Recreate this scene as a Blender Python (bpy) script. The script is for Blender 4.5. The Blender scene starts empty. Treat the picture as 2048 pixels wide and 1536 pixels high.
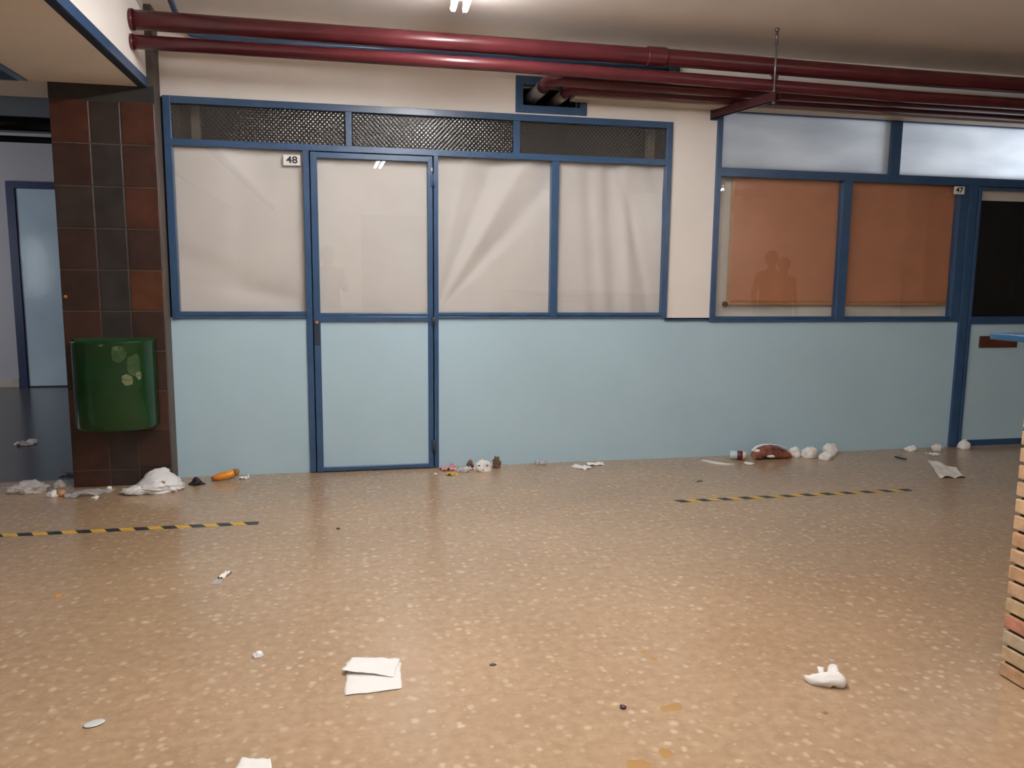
import bpy, bmesh, math, random
from mathutils import Vector, Matrix, noise
C = bpy.context.scene.collection
PI = math.pi
YW = 5.345                      # front face of the glazed partition

# ------------------------------------------------------------------ materials
def nt(name):
    m = bpy.data.materials.new(name); m.use_nodes = True
    t = m.node_tree
    return m, t, t.nodes['Principled BSDF']
def nd(t, typ, **kw):
    n = t.nodes.new(typ)
    for k, v in kw.items():
        if k in n.inputs.keys(): n.inputs[k].default_value = v
        else: setattr(n, k, v)
    return n
def ramp(t, stops, interp='LINEAR'):
    n = t.nodes.new('ShaderNodeValToRGB'); cr = n.color_ramp; cr.interpolation = interp
    while len(cr.elements) < len(stops): cr.elements.new(.5)
    for e, (p, c) in zip(cr.elements, stops):
        e.position = p; e.color = (*c, 1) if len(c) == 3 else c
    return n
def plain(name, col, rough=.5, var=.08, scale=6., metal=0., bump=0., bscale=60., spec=.5, coat=0.):
    """a painted / plastic / paper surface: base colour with a little procedural variation"""
    m, t, b = nt(name)
    tc = nd(t, 'ShaderNodeTexCoord')
    n = nd(t, 'ShaderNodeTexNoise', Scale=scale, Detail=4.)
    t.links.new(tc.outputs['Object'], n.inputs['Vector'])
    lo = tuple(c*(1-var) for c in col); hi = tuple(min(1, c*(1+var)) for c in col)
    r = ramp(t, [(.3, lo), (.7, hi)])
    t.links.new(n.outputs['Fac'], r.inputs['Fac']); t.links.new(r.outputs['Color'], b.inputs['Base Color'])
    b.inputs['Roughness'].default_value = rough; b.inputs['Metallic'].default_value = metal
    b.inputs['Specular IOR Level'].default_value = spec
    b.inputs['Coat Weight'].default_value = coat; b.inputs['Coat Roughness'].default_value = .08
    if bump:
        n2 = nd(t, 'ShaderNodeTexNoise', Scale=bscale, Detail=3.)
        t.links.new(tc.outputs['Object'], n2.inputs['Vector'])
        bp = nd(t, 'ShaderNodeBump', Strength=bump, Distance=.01)
        t.links.new(n2.outputs['Fac'], bp.inputs['Height']); t.links.new(bp.outputs['Normal'], b.inputs['Normal'])
    return m
def emit(name, col, s):
    m, t, b = nt(name); t.nodes.remove(b)
    e = nd(t, 'ShaderNodeEmission', Strength=s); e.inputs['Color'].default_value = (*col, 1)
    t.links.new(e.outputs[0], t.nodes['Material Output'].inputs['Surface']); return m

M = {}
M['cream'] = plain('cream wall paint', (.87, .81, .75), .75, .03, 2.5, bump=.05)
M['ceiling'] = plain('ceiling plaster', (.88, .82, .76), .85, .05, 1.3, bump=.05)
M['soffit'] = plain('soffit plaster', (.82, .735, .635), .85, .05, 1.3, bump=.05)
M['panel'] = plain('pale blue panel', (.45, .625, .72), .55, .035, 1.6)
M['blue'] = plain('blue gloss paint', (.030, .074, .158), .28, .10, 9., bump=.04, bscale=40.)
M['navy'] = plain('dark blue paint and trim shade', (.018, .030, .055), .4, .1, 9.)
M['red'] = plain('dark red pipe paint', (.092, .014, .019), .27, .15, 5., bump=.03, bscale=30.)
M['darkred'] = plain('dark red bracket paint', (.055, .011, .013), .42, .15, 12.)
M['green'] = plain('green bin enamel', (.0048, .034, .0078), .25, .12, 6., bump=.03, bscale=14.)
M['greenin'] = plain('green bin inside', (.008, .05, .010), .5, .12, 6.)
M['side'] = plain('grey brown render', (.085, .066, .055), .7, .12, 8., bump=.1)
M['band'] = plain('dark pillar band', (.022, .020, .018), .6, .15, 8.)
M['grout'] = plain('pale grout', (.085, .066, .05), .8, .2, 20.)
tilecols = [(.060, .019, .011), (.030, .021, .018), (.034, .016, .012), (.075, .025, .010), (.047, .018, .013), (.026, .022, .021)]
M['tile'] = [plain('clay tile', c, .33, .30, 9., bump=.05, bscale=25.) for c in tilecols]
M['white'] = plain('white paper', (.82, .79, .75), .7, .03, 12., bump=.08, bscale=90.)
M['cover'] = plain('white covering paper', (.655, .625, .59), .6, .03, 3.)
M['whiteplastic'] = plain('white plastic', (.80, .78, .76), .35, .03, 9.)
M['offwhite'] = plain('off white sheet', (.74, .69, .61), .6, .06, 4.)
M['blind'] = plain('brown blind fabric', (.47, .205, .105), .62, .07, 5., bump=.05, bscale=300.)
M['tanbar'] = plain('tan blind hem', (.42, .23, .10), .5, .1, 12.)
M['brown'] = plain('dark brown wood', (.085, .024, .012), .42, .25, 14.)
M['black'] = plain('black', (.008, .008, .008), .5, .2, 12.)
M['blackgloss'] = plain('black sheet', (.010, .011, .010), .35, .2, 3.)
M['steel'] = plain('zinc steel', (.22, .20, .20), .35, .3, 60., metal=.7)
M['brass'] = plain('worn brass', (.35, .16, .08), .4, .2, 40., metal=.6)
M['duct'] = plain('cream duct', (.50, .42, .33), .5, .06, 6.)
M['sleeve'] = plain('grey pipe sleeve', (.20, .19, .18), .5, .2, 12.)
M['hole'] = plain('dark cavity', (.02, .016, .014), .9, .2, 6.)
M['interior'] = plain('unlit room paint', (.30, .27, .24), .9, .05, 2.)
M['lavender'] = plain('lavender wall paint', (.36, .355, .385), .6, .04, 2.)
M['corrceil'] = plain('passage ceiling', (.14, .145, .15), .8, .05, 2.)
M['skirt'] = plain('beige skirting', (.40, .36, .31), .5, .08, 8.)
M['counterblue'] = plain('bright blue laminate', (.014, .052, .115), .30, .05, 6.)
M['mortar'] = plain('dark mortar', (.045, .034, .026), .9, .2, 40., bump=.2)
brick = [(.41, .26, .15), (.38, .215, .115), (.42, .295, .165), (.37, .165, .10), (.37, .285, .195), (.40, .24, .13)]
M['brick'] = [plain('sand brick', c, .75, .22, 22., bump=.25, bscale=90.) for c in brick]
M['lamp'] = emit('fluorescent tube', (1., .995, 1.), 74.)
M['tray'] = plain('white enamel tray', (.8, .78, .74), .4, .03, 6.)
M['tapeY'] = plain('yellow tape', (.60, .36, .05), .45, .08, 20.)
M['tapeK'] = plain('black tape', (.022, .024, .026), .45, .15, 20.)
M['orange'] = plain('orange foil', (.75, .28, .02), .35, .2, 20.)
M['redfoil'] = plain('red brown foil', (.19, .06, .04), .25, .75, 18.)
M['pink'] = plain('pink foil', (.62, .25, .28), .4, .25, 30.)
M['darkfoil'] = plain('dark wine foil', (.10, .02, .03), .4, .4, 30.)
M['yellow'] = plain('yellow foil', (.55, .36, .03), .4, .3, 40.)
M['cupblue'] = plain('pale blue card', (.50, .62, .63), .5, .06, 12.)
M['beige'] = plain('beige card', (.62, .47, .33), .5, .06, 12.)
M['kraft'] = plain('brown paper', (.16, .08, .045), .7, .3, 18.)
M['stain'] = plain('dried amber spill', (.38, .22, .085), .18, .06, 20.)
M['crumb'] = plain('dark red crumb', (.06, .012, .014), .5, .3, 80.)
M['skin'] = plain('skin', (.45, .26, .18), .5, .06, 12.)
M['cloth1'] = plain('charcoal cloth', (.02, .022, .026), .8, .2, 20.)
M['cloth2'] = plain('brown cloth', (.06, .03, .02), .8, .2, 20.)
M['denim'] = plain('navy denim', (.02, .03, .06), .8, .2, 20.)
M['hair'] = plain('dark hair', (.015, .010, .008), .5, .3, 40.)
M['faded'] = plain('faded sticker film', (.022, .055, .017), .3, .35, 40.)
M['cream_film'] = plain('pale sticker film', (.11, .135, .06), .35, .5, 60.)
M['doorblue'] = plain('light blue door paint', (.40, .51, .60), .12, .06, 3., bump=.06, bscale=9., spec=1.)
M['backdoor'] = plain('grey blue door paint', (.40, .45, .50), .5, .04, 3.)

def glass(name, refl=1.0, tint=(.97, .98, .97), rough=0., pattern=False, dusty=0.):
    m, t, b = nt(name); t.nodes.remove(b)
    tr = nd(t, 'ShaderNodeBsdfTransparent'); tr.inputs[0].default_value = (*tint, 1)
    gl = nd(t, 'ShaderNodeBsdfGlossy', Roughness=rough); gl.inputs['Color'].default_value = (1, 1, 1, 1)
    fr = nd(t, 'ShaderNodeFresnel', IOR=1.5)
    mul = nd(t, 'ShaderNodeMath', operation='MULTIPLY', use_clamp=True); mul.inputs[1].default_value = refl
    geo = nd(t, 'ShaderNodeNewGeometry')
    front = nd(t, 'ShaderNodeMath', operation='SUBTRACT'); front.inputs[0].default_value = 1.; t.links.new(geo.outputs['Backfacing'], front.inputs[1])
    once = nd(t, 'ShaderNodeMath', operation='MULTIPLY'); t.links.new(fr.outputs[0], once.inputs[0]); t.links.new(front.outputs[0], once.inputs[1])
    t.links.new(once.outputs[0], mul.inputs[0])
    mx = nd(t, 'ShaderNodeMixShader')
    base = tr
    if dusty:
        df = nd(t, 'ShaderNodeBsdfDiffuse'); df.inputs[0].default_value = (.42, .37, .33, 1)
        m0 = nd(t, 'ShaderNodeMixShader'); m0.inputs[0].default_value = dusty
        t.links.new(tr.outputs[0], m0.inputs[1]); t.links.new(df.outputs[0], m0.inputs[2]); base = m0
    t.links.new(mul.outputs[0], mx.inputs[0]); t.links.new(base.outputs[0], mx.inputs[1]); t.links.new(gl.outputs[0], mx.inputs[2])
    t.links.new(mx.outputs[0], t.nodes['Material Output'].inputs['Surface'])
    return m
M['glass'] = glass('window glass', 2.0, (1., 1., 1.))
M['pattern'] = glass('pressed glass', 1.3, (.62, .60, .56), .15, True, .05)
def frosted():
    m, t, b = nt('frosted glass'); t.nodes.remove(b)
    tc = nd(t, 'ShaderNodeTexCoord'); n = nd(t, 'ShaderNodeTexNoise', Scale=3.5, Detail=5.)
    mp = nd(t, 'ShaderNodeMapping'); mp.inputs['Scale'].default_value = (.5, 1, 1.6)
    t.links.new(tc.outputs['Object'], mp.inputs[0]); t.links.new(mp.outputs[0], n.inputs['Vector'])
    r = ramp(t, [(.3, (.74, .76, .80)), (.7, (.95, .96, .98))]); t.links.new(n.outputs['Fac'], r.inputs['Fac'])
    tl = nd(t, 'ShaderNodeBsdfTranslucent'); t.links.new(r.outputs['Color'], tl.inputs[0])
    df = nd(t, 'ShaderNodeBsdfDiffuse'); df.inputs[0].default_value = (.5, .5, .52, 1)
    gl = nd(t, 'ShaderNodeBsdfGlossy', Roughness=.2)
    m1 = nd(t, 'ShaderNodeMixShader'); m1.inputs[0].default_value = .16
    m2 = nd(t, 'ShaderNodeMixShader'); m2.inputs[0].default_value = .05
    t.links.new(tl.outputs[0], m1.inputs[1]); t.links.new(df.outputs[0], m1.inputs[2])
    t.links.new(m1.outputs[0], m2.inputs[1]); t.links.new(gl.outputs[0], m2.inputs[2])
    t.links.new(m2.outputs[0], t.nodes['Material Output'].inputs['Surface']); return m
M['frost'] = frosted()
def film(name, col, alpha, rough=.3):
    m, t, b = nt(name)
    tr = nd(t, 'ShaderNodeBsdfTransparent'); mx = nd(t, 'ShaderNodeMixShader'); mx.inputs[0].default_value = alpha
    b.inputs['Base Color'].default_value = (*col, 1); b.inputs['Roughness'].default_value = rough
    t.links.new(tr.outputs[0], mx.inputs[1]); t.links.new(b.outputs[0], mx.inputs[2])
    t.links.new(mx.outputs[0], t.nodes['Material Output'].inputs['Surface']); return m
M['filmgrey'] = film('clear plastic film', (.70, .68, .68), .38)
M['filmwhite'] = film('milky plastic', (.74, .70, .66), .72)
M['filmlilac'] = film('lilac plastic film', (.55, .53, .60), .42)

def terrazzo():
    m, t, b = nt('terrazzo floor'); L = t.links.new
    tc = nd(t, 'ShaderNodeTexCoord'); co = tc.outputs['Object']
    wob = nd(t, 'ShaderNodeTexNoise', Scale=38., Detail=2.); L(co, wob.inputs['Vector'])
    dv = nd(t, 'ShaderNodeVectorMath', operation='MULTIPLY_ADD'); L(wob.outputs['Color'], dv.inputs[0])
    dv.inputs[1].default_value = (.016, .016, 0); L(co, dv.inputs[2])
    big = nd(t, 'ShaderNodeTexNoise', Scale=1.1, Detail=3.); L(co, big.inputs['Vector'])
    fine = nd(t, 'ShaderNodeTexNoise', Scale=26., Detail=4.); L(co, fine.inputs['Vector'])
    r1 = ramp(t, [(.35, (.366, .250, .158)), (.65, (.418, .287, .184))]); L(big.outputs['Fac'], r1.inputs['Fac'])
    r2 = ramp(t, [(.3, (.86, .83, .79)), (.7, (1.08, 1.08, 1.06))]); L(fine.outputs['Fac'], r2.inputs['Fac'])
    mulc = nd(t, 'ShaderNodeMix', data_type='RGBA', blend_type='MULTIPLY'); mulc.inputs[0].default_value = 1
    L(r1.outputs['Color'], mulc.inputs[6]); L(r2.outputs['Color'], mulc.inputs[7])
    cur = mulc.outputs[2]
    dens = nd(t, 'ShaderNodeTexNoise', Scale=2.6, Detail=3.); L(co, dens.inputs['Vector'])
    rdens = ramp(t, [(.36, (.45,)*3), (.62, (1.,)*3)]); L(dens.outputs['Fac'], rdens.inputs['Fac'])
    chips = [(44., .33, .42, [(0, (.54, .41, .28)), (.35, (.48, .34, .22)), (.6, (.38, .24, .14)), (.8, (.58, .46, .33)), (1, (.41, .30, .19))]),
             (25., .40, .17, [(0, (.60, .48, .35)), (.3, (.53, .40, .27)), (.55, (.43, .29, .17)), (.75, (.63, .51, .37)), (1, (.56, .41, .29))]),
             (16., .31, .50, [(0, (.60, .48, .34)), (.5, (.52, .39, .25)), (.8, (.64, .53, .39)), (1, (.56, .43, .30))])]
    for (sc, rad, keep, cols), amount in zip(chips, (.42, .66, .70)):
        v = nd(t, 'ShaderNodeTexVoronoi', Scale=sc, Randomness=1.); v.voronoi_dimensions = '2D'
        L(dv.outputs[0], v.inputs['Vector'])
        s = nd(t, 'ShaderNodeSeparateColor'); L(v.outputs['Color'], s.inputs[0])
        thr = nd(t, 'ShaderNodeMath', operation='MULTIPLY_ADD'); L(s.outputs[0], thr.inputs[0])
        thr.inputs[1].default_value = rad/(1-keep); thr.inputs[2].default_value = -rad*keep/(1-keep)
        sub = nd(t, 'ShaderNodeMath', operation='SUBTRACT'); L(thr.outputs[0], sub.inputs[0]); L(v.outputs['Distance'], sub.inputs[1])
        soft = nd(t, 'ShaderNodeMath', operation='MULTIPLY', use_clamp=True); L(sub.outputs[0], soft.inputs[0]); soft.inputs[1].default_value = 5.
        part_ = nd(t, 'ShaderNodeMath', operation='MULTIPLY'); L(soft.outputs[0], part_.inputs[0]); part_.inputs[1].default_value = amount
        rc = ramp(t, cols); L(s.outputs[1], rc.inputs['Fac'])
        mx = nd(t, 'ShaderNodeMix', data_type='RGBA'); pd = nd(t, 'ShaderNodeMath', operation='MULTIPLY'); L(part_.outputs[0], pd.inputs[0]); L(rdens.outputs['Color'], pd.inputs[1]); L(pd.outputs[0], mx.inputs[0]); L(cur, mx.inputs[6]); L(rc.outputs['Color'], mx.inputs[7])
        cur = mx.outputs[2]
    # hairline joints between the large cast tiles
    sp = nd(t, 'ShaderNodeSeparateXYZ'); L(co, sp.inputs[0])
    lines = []
    for ax, off, per in (('X', 8.05, 12.), ('Y', 2.305, 1.2)):
        a = nd(t, 'ShaderNodeMath', operation='SUBTRACT'); L(sp.outputs[ax], a.inputs[0]); a.inputs[1].default_value = off - per/2
        w = nd(t, 'ShaderNodeMath', operation='WRAP'); L(a.outputs[0], w.inputs[0]); w.inputs[1].default_value = per; w.inputs[2].default_value = 0
        d = nd(t, 'ShaderNodeMath', operation='SUBTRACT'); L(w.outputs[0], d.inputs[0]); d.inputs[1].default_value = per/2
        ab = nd(t, 'ShaderNodeMath', operation='ABSOLUTE'); L(d.outputs[0], ab.inputs[0])
        lt = nd(t, 'ShaderNodeMath', operation='LESS_THAN'); L(ab.outputs[0], lt.inputs[0]); lt.inputs[1].default_value = .0011
        lines.append(lt)
    mxm = nd(t, 'ShaderNodeMath', operation='MAXIMUM'); L(lines[0].outputs[0], mxm.inputs[0]); L(lines[1].outputs[0], mxm.inputs[1])
    patch = nd(t, 'ShaderNodeTexNoise', Scale=2.2); L(co, patch.inputs['Vector'])
    rp = ramp(t, [(.42, (0, 0, 0)), (.62, (.55, .55, .55))]); L(patch.outputs['Fac'], rp.inputs['Fac'])
    jm = nd(t, 'ShaderNodeMath', operation='MULTIPLY'); L(mxm.outputs[0], jm.inputs[0]); L(rp.outputs['Color'], jm.inputs[1])
    mj = nd(t, 'ShaderNodeMix', data_type='RGBA'); L(jm.outputs[0], mj.inputs[0]); L(cur, mj.inputs[6]); mj.inputs[7].default_value = (.13, .09, .06, 1)
    L(mj.outputs[2], b.inputs['Base Color'])
    rr = ramp(t, [(.3, (.185,)*3), (.7, (.245,)*3)]); L(big.outputs['Fac'], rr.inputs['Fac']); L(rr.outputs['Color'], b.inputs['Roughness'])
    b.inputs['Specular IOR Level'].default_value = .55
    return m
M['floor'] = terrazzo()
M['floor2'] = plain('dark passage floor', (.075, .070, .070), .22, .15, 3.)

# ------------------------------------------------------------------ geometry helpers
def box(bm, x0, x1, y0, y1, z0, z1, bev=0., mi=0):
    r = bmesh.ops.create_cube(bm, size=1.)
    vs = r['verts']
    bmesh.ops.scale(bm, vec=(abs(x1-x0), abs(y1-y0), abs(z1-z0)), verts=vs)
    bmesh.ops.translate(bm, vec=((x0+x1)/2, (y0+y1)/2, (z0+z1)/2), verts=vs)
    fs = {f for v in vs for f in v.link_faces}
    for f in fs: f.material_index = mi
    if bev:
        es = list({e for v in vs for e in v.link_edges})
        rr = bmesh.ops.bevel(bm, geom=es, offset=bev, segments=2, affect='EDGES', profile=.5)
        for f in rr['faces']: f.material_index = mi
def tube(bm, pts, r, n=16, cap=True, mi=0, radii=None):
    pts = [Vector(p) for p in pts]; rings = []
    up = None
    for i, p in enumerate(pts):
        d = (pts[min(i+1, len(pts)-1)] - pts[max(i-1, 0)]).normalized()
        if up is None:
            up = Vector((0, 0, 1)) if abs(d.z) < .9 else Vector((1, 0, 0))
        a = d.cross(up).normalized(); b2 = a.cross(d).normalized(); up = b2
        rad = radii[i] if radii else r
        rings.append([bm.verts.new(p + rad*(math.cos(2*PI*k/n)*a + math.sin(2*PI*k/n)*b2)) for k in range(n)])
    for A, B in zip(rings, rings[1:]):
        for k in range(n):
            f = bm.faces.new((A[k], A[(k+1) % n], B[(k+1) % n], B[k])); f.smooth = True; f.material_index = mi
    if cap:
        for R in (rings[0][::-1], rings[-1]):
            f = bm.faces.new(R); f.material_index = mi
def arc_pts(c, a, b, rad, n=8):
    """quarter bend at corner c from direction a to direction b (unit vectors pointing away from c)"""
    c, a, b = Vector(c), Vector(a), Vector(b); o = c + rad*a + rad*b; out = []
    for i in range(n+1):
        th = PI/2*i/n
        out.append(o - rad*math.cos(th)*b - rad*math.sin(th)*a)
    return out
def obj(name, bm, mats, parent=None, smooth=False):
    bmesh.ops.recalc_face_normals(bm, faces=bm.faces)
    me = bpy.data.meshes.new(name); bm.to_mesh(me); bm.free()
    for m in (mats if isinstance(mats, list) else [mats]): me.materials.append(m)
    if smooth:
        for p in me.polygons: p.use_smooth = True
    o = bpy.data.objects.new(name, me); C.objects.link(o)
    if parent:
        o.parent = parent
        o.matrix_parent_inverse = Matrix.Translation(parent.location).inverted() if False else Matrix()
    return o
def tag(o, label, cat, group=None, kind=None):
    o['label'] = label; o['category'] = cat
    if group: o['group'] = group
    if kind: o['kind'] = kind
    return o
def struct(o):
    o['kind'] = 'structure'; return o
def base(o, x, y, z=0.):
    """shift the mesh so that the object's origin lies at its base point"""
    o.data.transform(Matrix.Translation((-x, -y, -z))); o.location = (x, y, z); return o
def empty(name, loc, label=None, cat=None, group=None):
    o = bpy.data.objects.new(name, None); C.objects.link(o); o.location = loc; o.empty_display_size = .1
    if label: tag(o, label, cat, group)
    return o
def part(name, bm, mats, root, smooth=False, label=None):
    """child mesh whose geometry was written in world space"""
    o = obj(name, bm, mats, None, smooth)
    w = root.location.copy()
    if root.parent: w = w + root.parent.location
    o.data.transform(Matrix.Translation(-w)); o.parent = root
    if label: o['label'] = label
    return o
def boxes(name, lst, mats, bev=.0025):
    bm = bmesh.new()
    for i, b in enumerate(lst):
        e = .00035*i if bev else 0          # no two members share a face
        box(bm, b[0]+e, b[1]-e, b[2]+e, b[3]-e, b[4]+e, b[5]-e, bev=bev, mi=b[6] if len(b) > 6 else 0)
    return obj(name, bm, mats)
def pbox(name, lst, mats, root, bev=.002, label=None):
    bm = bmesh.new()
    for b in lst: box(bm, *b[:6], bev=bev, mi=b[6] if len(b) > 6 else 0)
    return part(name, bm, mats, root, label=label)

# ------------------------------------------------------------------ the setting
ZC = 2.88
def slab(name, x0, x1, y0, y1, z0, z1, m): return struct(boxes(name, [(x0, x1, y0, y1, z0, z1)], m, 0))
slab('floor', -7, 11, -3.1, 5.40, -.08, 0, M['floor'])
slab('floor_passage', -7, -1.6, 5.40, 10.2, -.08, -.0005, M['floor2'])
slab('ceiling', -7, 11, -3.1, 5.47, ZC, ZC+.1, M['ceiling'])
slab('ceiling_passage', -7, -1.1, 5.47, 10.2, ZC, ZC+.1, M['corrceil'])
slab('wall_left', -7.1, -7, -3.1, 10.2, 0, ZC, M['side'])
slab('wall_right', 11, 11.1, -3.1, 5.47, 0, ZC, M['side'])
slab('wall_front', -7, 11, -3.2, -3.1, 0, ZC, M['cream'])
slab('wall_far', -7, -1.0, 10.09, 10.2, 0, ZC+.5, M['lavender'])
struct(boxes('baseboard_far', [(-7, -3.74, 10.07, 10.09, 0, .10)], M['skirt']))
# upper, cream half of the partition wall and the lower pale blue half
y0, y1 = YW, YW+.11
struct(boxes('wall_back', [(-1.09, 1.18, y0, y1, 2.39, ZC), (1.18, 1.58, y0, y1, 2.39, 2.456), (1.18, 1.58, y0, y1, 2.593, ZC),
                           (1.58, 2.605, y0, y1, 2.39, ZC), (2.25, 2.605, y0, y1, 1.02, 2.39), (2.605, 11, y0, y1, 2.51, ZC), (5.52, 11, y0, y1, 0, 2.51)], M['cream'], 0))
struct(boxes('wall_back_dado', [(-1.09, -.25, y0, y1, 0, 1.04), (.61, 4.70, y0, y1, 0, 1.035)], M['panel'], 0))
struct(boxes('trim_column', [(2.245, 2.60, y0-.012, y0+.02, 1.012, 1.026)], M['blue']))
# tiled pillar
pil = struct(boxes('pillar', [(-1.667, -1.09, 5.20, 5.69, 0, ZC)], M['side'], .006))
bm = bmesh.new()
rnd = random.Random(5)
xs = [-1.667, -1.452, -1.283, -1.092]
zs = [0, .105] + [.105 + .2458*k for k in range(1, 10)]
rows = [[4, 1, 2], [4, 1, 2], [0, 5, 4], [2, 1, 2], [4, 5, 2], [2, 5, 3], [2, 5, 2], [1, 5, 0], [2, 5, 4], [0, 1, 0], [0, 4, 0]]
for i in range(len(zs)-1):
    za, zb = zs[i], min(zs[i+1], 2.317)
    if zb - za < .01: continue
    for j in range(3):
        box(bm, xs[j]+.0028, xs[j+1]-.0028, 5.188, 5.205, za+.003, zb-.003, bev=.004, mi=1+rows[i % len(rows)][j])
box(bm, -1.664, -1.094, 5.193, 5.206, 0.001, 2.317, mi=0)
part('tile_facing', bm, [M['grout']] + M['tile'], pil)
pbox('top_band', [(-1.667, -1.092, 5.190, 5.206, 2.317, 2.412)], M['band'], pil, .001)
# ceiling beams with blue edge trims
beam = struct(boxes('ceiling_beam', [(-1.81, -1.132, -3.1, 5.199, 2.414, ZC)], M['cream'], 0))
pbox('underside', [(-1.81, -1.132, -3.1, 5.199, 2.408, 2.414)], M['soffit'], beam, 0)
pbox('edge_trim', [(-1.140, -1.126, -3.1, 5.198, 2.4035, 2.4585)], M['blue'], beam, .001)
pbox('trim_underside', [(-1.176, -1.1395, -3.1, 5.197, 2.403, 2.41)], M['navy'], beam, 0)  # shade under the blue trim, put into the colour as a darker blue
pbox('edge_trim', [(-1.816, -1.766, -3.1, 5.186, 2.403, 2.4585)], M['blue'], beam, .002)
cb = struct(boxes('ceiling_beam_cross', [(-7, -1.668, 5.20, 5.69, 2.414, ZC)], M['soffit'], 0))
pbox('edge_trim', [(-7, -1.82, 5.188, 5.21, 2.405, 2.46)], M['blue'], cb, .002)
# inner walls behind the partition (dark shop on the left, daylit one on the right)
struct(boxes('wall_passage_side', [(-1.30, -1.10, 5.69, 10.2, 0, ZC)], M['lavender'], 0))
struct(boxes('wall_shop_left', [(-1.10, -1.0, 5.455, 8.6, 0, ZC)], M['interior'], 0))
struct(boxes('wall_shop_rear', [(-1.1, 2.42, 8.5, 8.6, 0, ZC)], M['interior'], 0))
struct(boxes('wall_shop_dividing', [(2.36, 2.46, 5.455, 8.6, 0, ZC)], M['interior'], 0))
struct(boxes('floor_shops', [(-1.1, 9.1, 5.455, 8.6, -.08, -.001)], M['interior'], 0))
struct(boxes('ceiling_shops', [(-1.1, 9.1, 5.47, 8.6, ZC, ZC+.1)], M['interior'], 0))
struct(boxes('wall_shop_right', [(7.5, 7.6, 5.455, 8.6, 0, ZC)], M['cream'], 0))
struct(boxes('wall_shop_end', [(2.46, 7.6, 8.5, 8.6, 0, ZC)], M['cream'], 0))
for nm, xa, xb in (('trim_shop_jamb', -.945, -.895), ('trim_shop_jamb_right', 2.14, 2.19)):
    struct(boxes(nm, [(xa, xb, 5.50, 5.56, 0, ZC)], M['cream'], 0))

# ---- window_1: frame of the left shop front
f0, f1 = YW-.018, YW+.05
w1 = struct(boxes('window_1', [
    (-1.078, -1.032, f0, f1, 1.03, 2.395), (2.213, 2.255, f0, f1, 1.03, 2.395), (-1.078, 2.255, f0, f1, 2.352, 2.397),
    (-1.078, 2.255, f0-.003, f1, 2.100, 2.143), (-1.078, -.212, f0, f1, 1.032, 1.052), (-1.078, -.212, f0+.012, f1, 1.05, 1.080),
    (.577, 2.255, f0, f1, 1.030, 1.050), (.577, 2.255, f0+.012, f1, 1.048, 1.074),
    (.013, .060, f0+.004, f1, 2.13, 2.36), (1.115, 1.168, f0+.004, f1, 2.13, 2.36),
    (-.258, -.212, f0-.004, f1, 0, 2.12), (.577, .615, f0-.004, f1, 0, 2.12), (1.384, 1.443, f0, f1, 1.04, 2.12)], M['blue']))
for xa, xb in ((-1.034, .015), (.058, 1.117), (1.166, 2.215)):
    bm = bmesh.new(); PX, PZ = .0285, .0300; nx_ = int((xb-xa)/PX*8); nz_ = 58
    g = [[bm.verts.new((xa+(xb-xa)*i/nx_, YW+.012-.0011*math.sin(2*PI*(xa+(xb-xa)*i/nx_)/PX)*math.sin(2*PI*(2.14+.215*k/nz_)/PZ), 2.14+.215*k/nz_)) for k in range(nz_+1)] for i in range(nx_+1)]
    for i in range(nx_):
        for k in range(nz_): bm.faces.new((g[i][k], g[i+1][k], g[i+1][k+1], g[i][k+1])).smooth = True
    bk = [bm.verts.new(p) for p in ((xa, YW+.018, 2.14), (xb, YW+.018, 2.14), (xb, YW+.018, 2.355), (xa, YW+.018, 2.355))]
    bm.faces.new(bk[::-1])
    bm.faces.new([g[i][0] for i in range(nx_, -1, -1)] + [bk[0], bk[1]]); bm.faces.new([g[i][nz_] for i in range(nx_+1)] + [bk[2], bk[3]])
    bm.faces.new([g[0][k] for k in range(nz_+1)] + [bk[3], bk[0]]); bm.faces.new([g[nx_][k] for k in range(nz_, -1, -1)] + [bk[1], bk[2]])
    part('transom_pane', bm, M['pattern'], w1)
for xa, xb in ((-1.034, -.256), (.613, 1.386), (1.441, 2.215)):
    pbox('glass_pane', [(xa, xb, YW+.010, YW+.014, 1.07, 2.103)], M['glass'], w1, 0)
# ---- door_1
d0, d1 = YW-.026, YW+.02
dr = struct(boxes('door_1', [(-.209, -.166, d0, d1, .004, 2.096), (.540, .574, d0, d1, .004, 2.096), (-.2, .57, d0, d1, 2.058, 2.096),
                             (-.2, .57, d0+.002, d1, 1.011, 1.048), (-.2, .57, d0+.010, d1, 1.045, 1.070), (-.2, .57, d0+.001, d1, .004, .036)], M['blue'], .003))
pbox('kick_panel', [(-.168, .542, YW-.008, YW+.006, .03, 1.014)], M['panel'], dr, 0)
pbox('glass_pane', [(-.168, .542, YW+.0005, YW+.0045, 1.066, 2.060)], M['glass'], dr, 0)
bm = bmesh.new(); box(bm, -.207, -.172, d0-.004, d0+.004, .86, .985, bev=.003)
lk = part('lock_plate', bm, M['navy'], dr)
bm = bmesh.new()
tube(bm, [(-.190, d0-.0, 1.008), (-.190, d0-.014, 1.008), (-.190, d0-.018, 1.008)], .014, 14, radii=[.014, .013, .007])
part('lock_cylinder', bm, M['brass'], dr, True)
for za, zb in ((1.90, 1.985), (.12, .20), (.985, 1.04)):
    bm = bmesh.new(); box(bm, .560, .590, d0-.008, d0+.004, za, zb, bev=.003)
    tube(bm, [(.575, d0-.008, za), (.575, d0-.008, zb)], .007, 10)
    part('hinge', bm, M['navy'] if za != 1.90 else M['blue'], dr)
bm = bmesh.new(); box(bm, .558, .574, d0-.010, d0, 1.995, 2.022, bev=.003); part('hinge_pin_cap', bm, M['steel'], dr)
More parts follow.
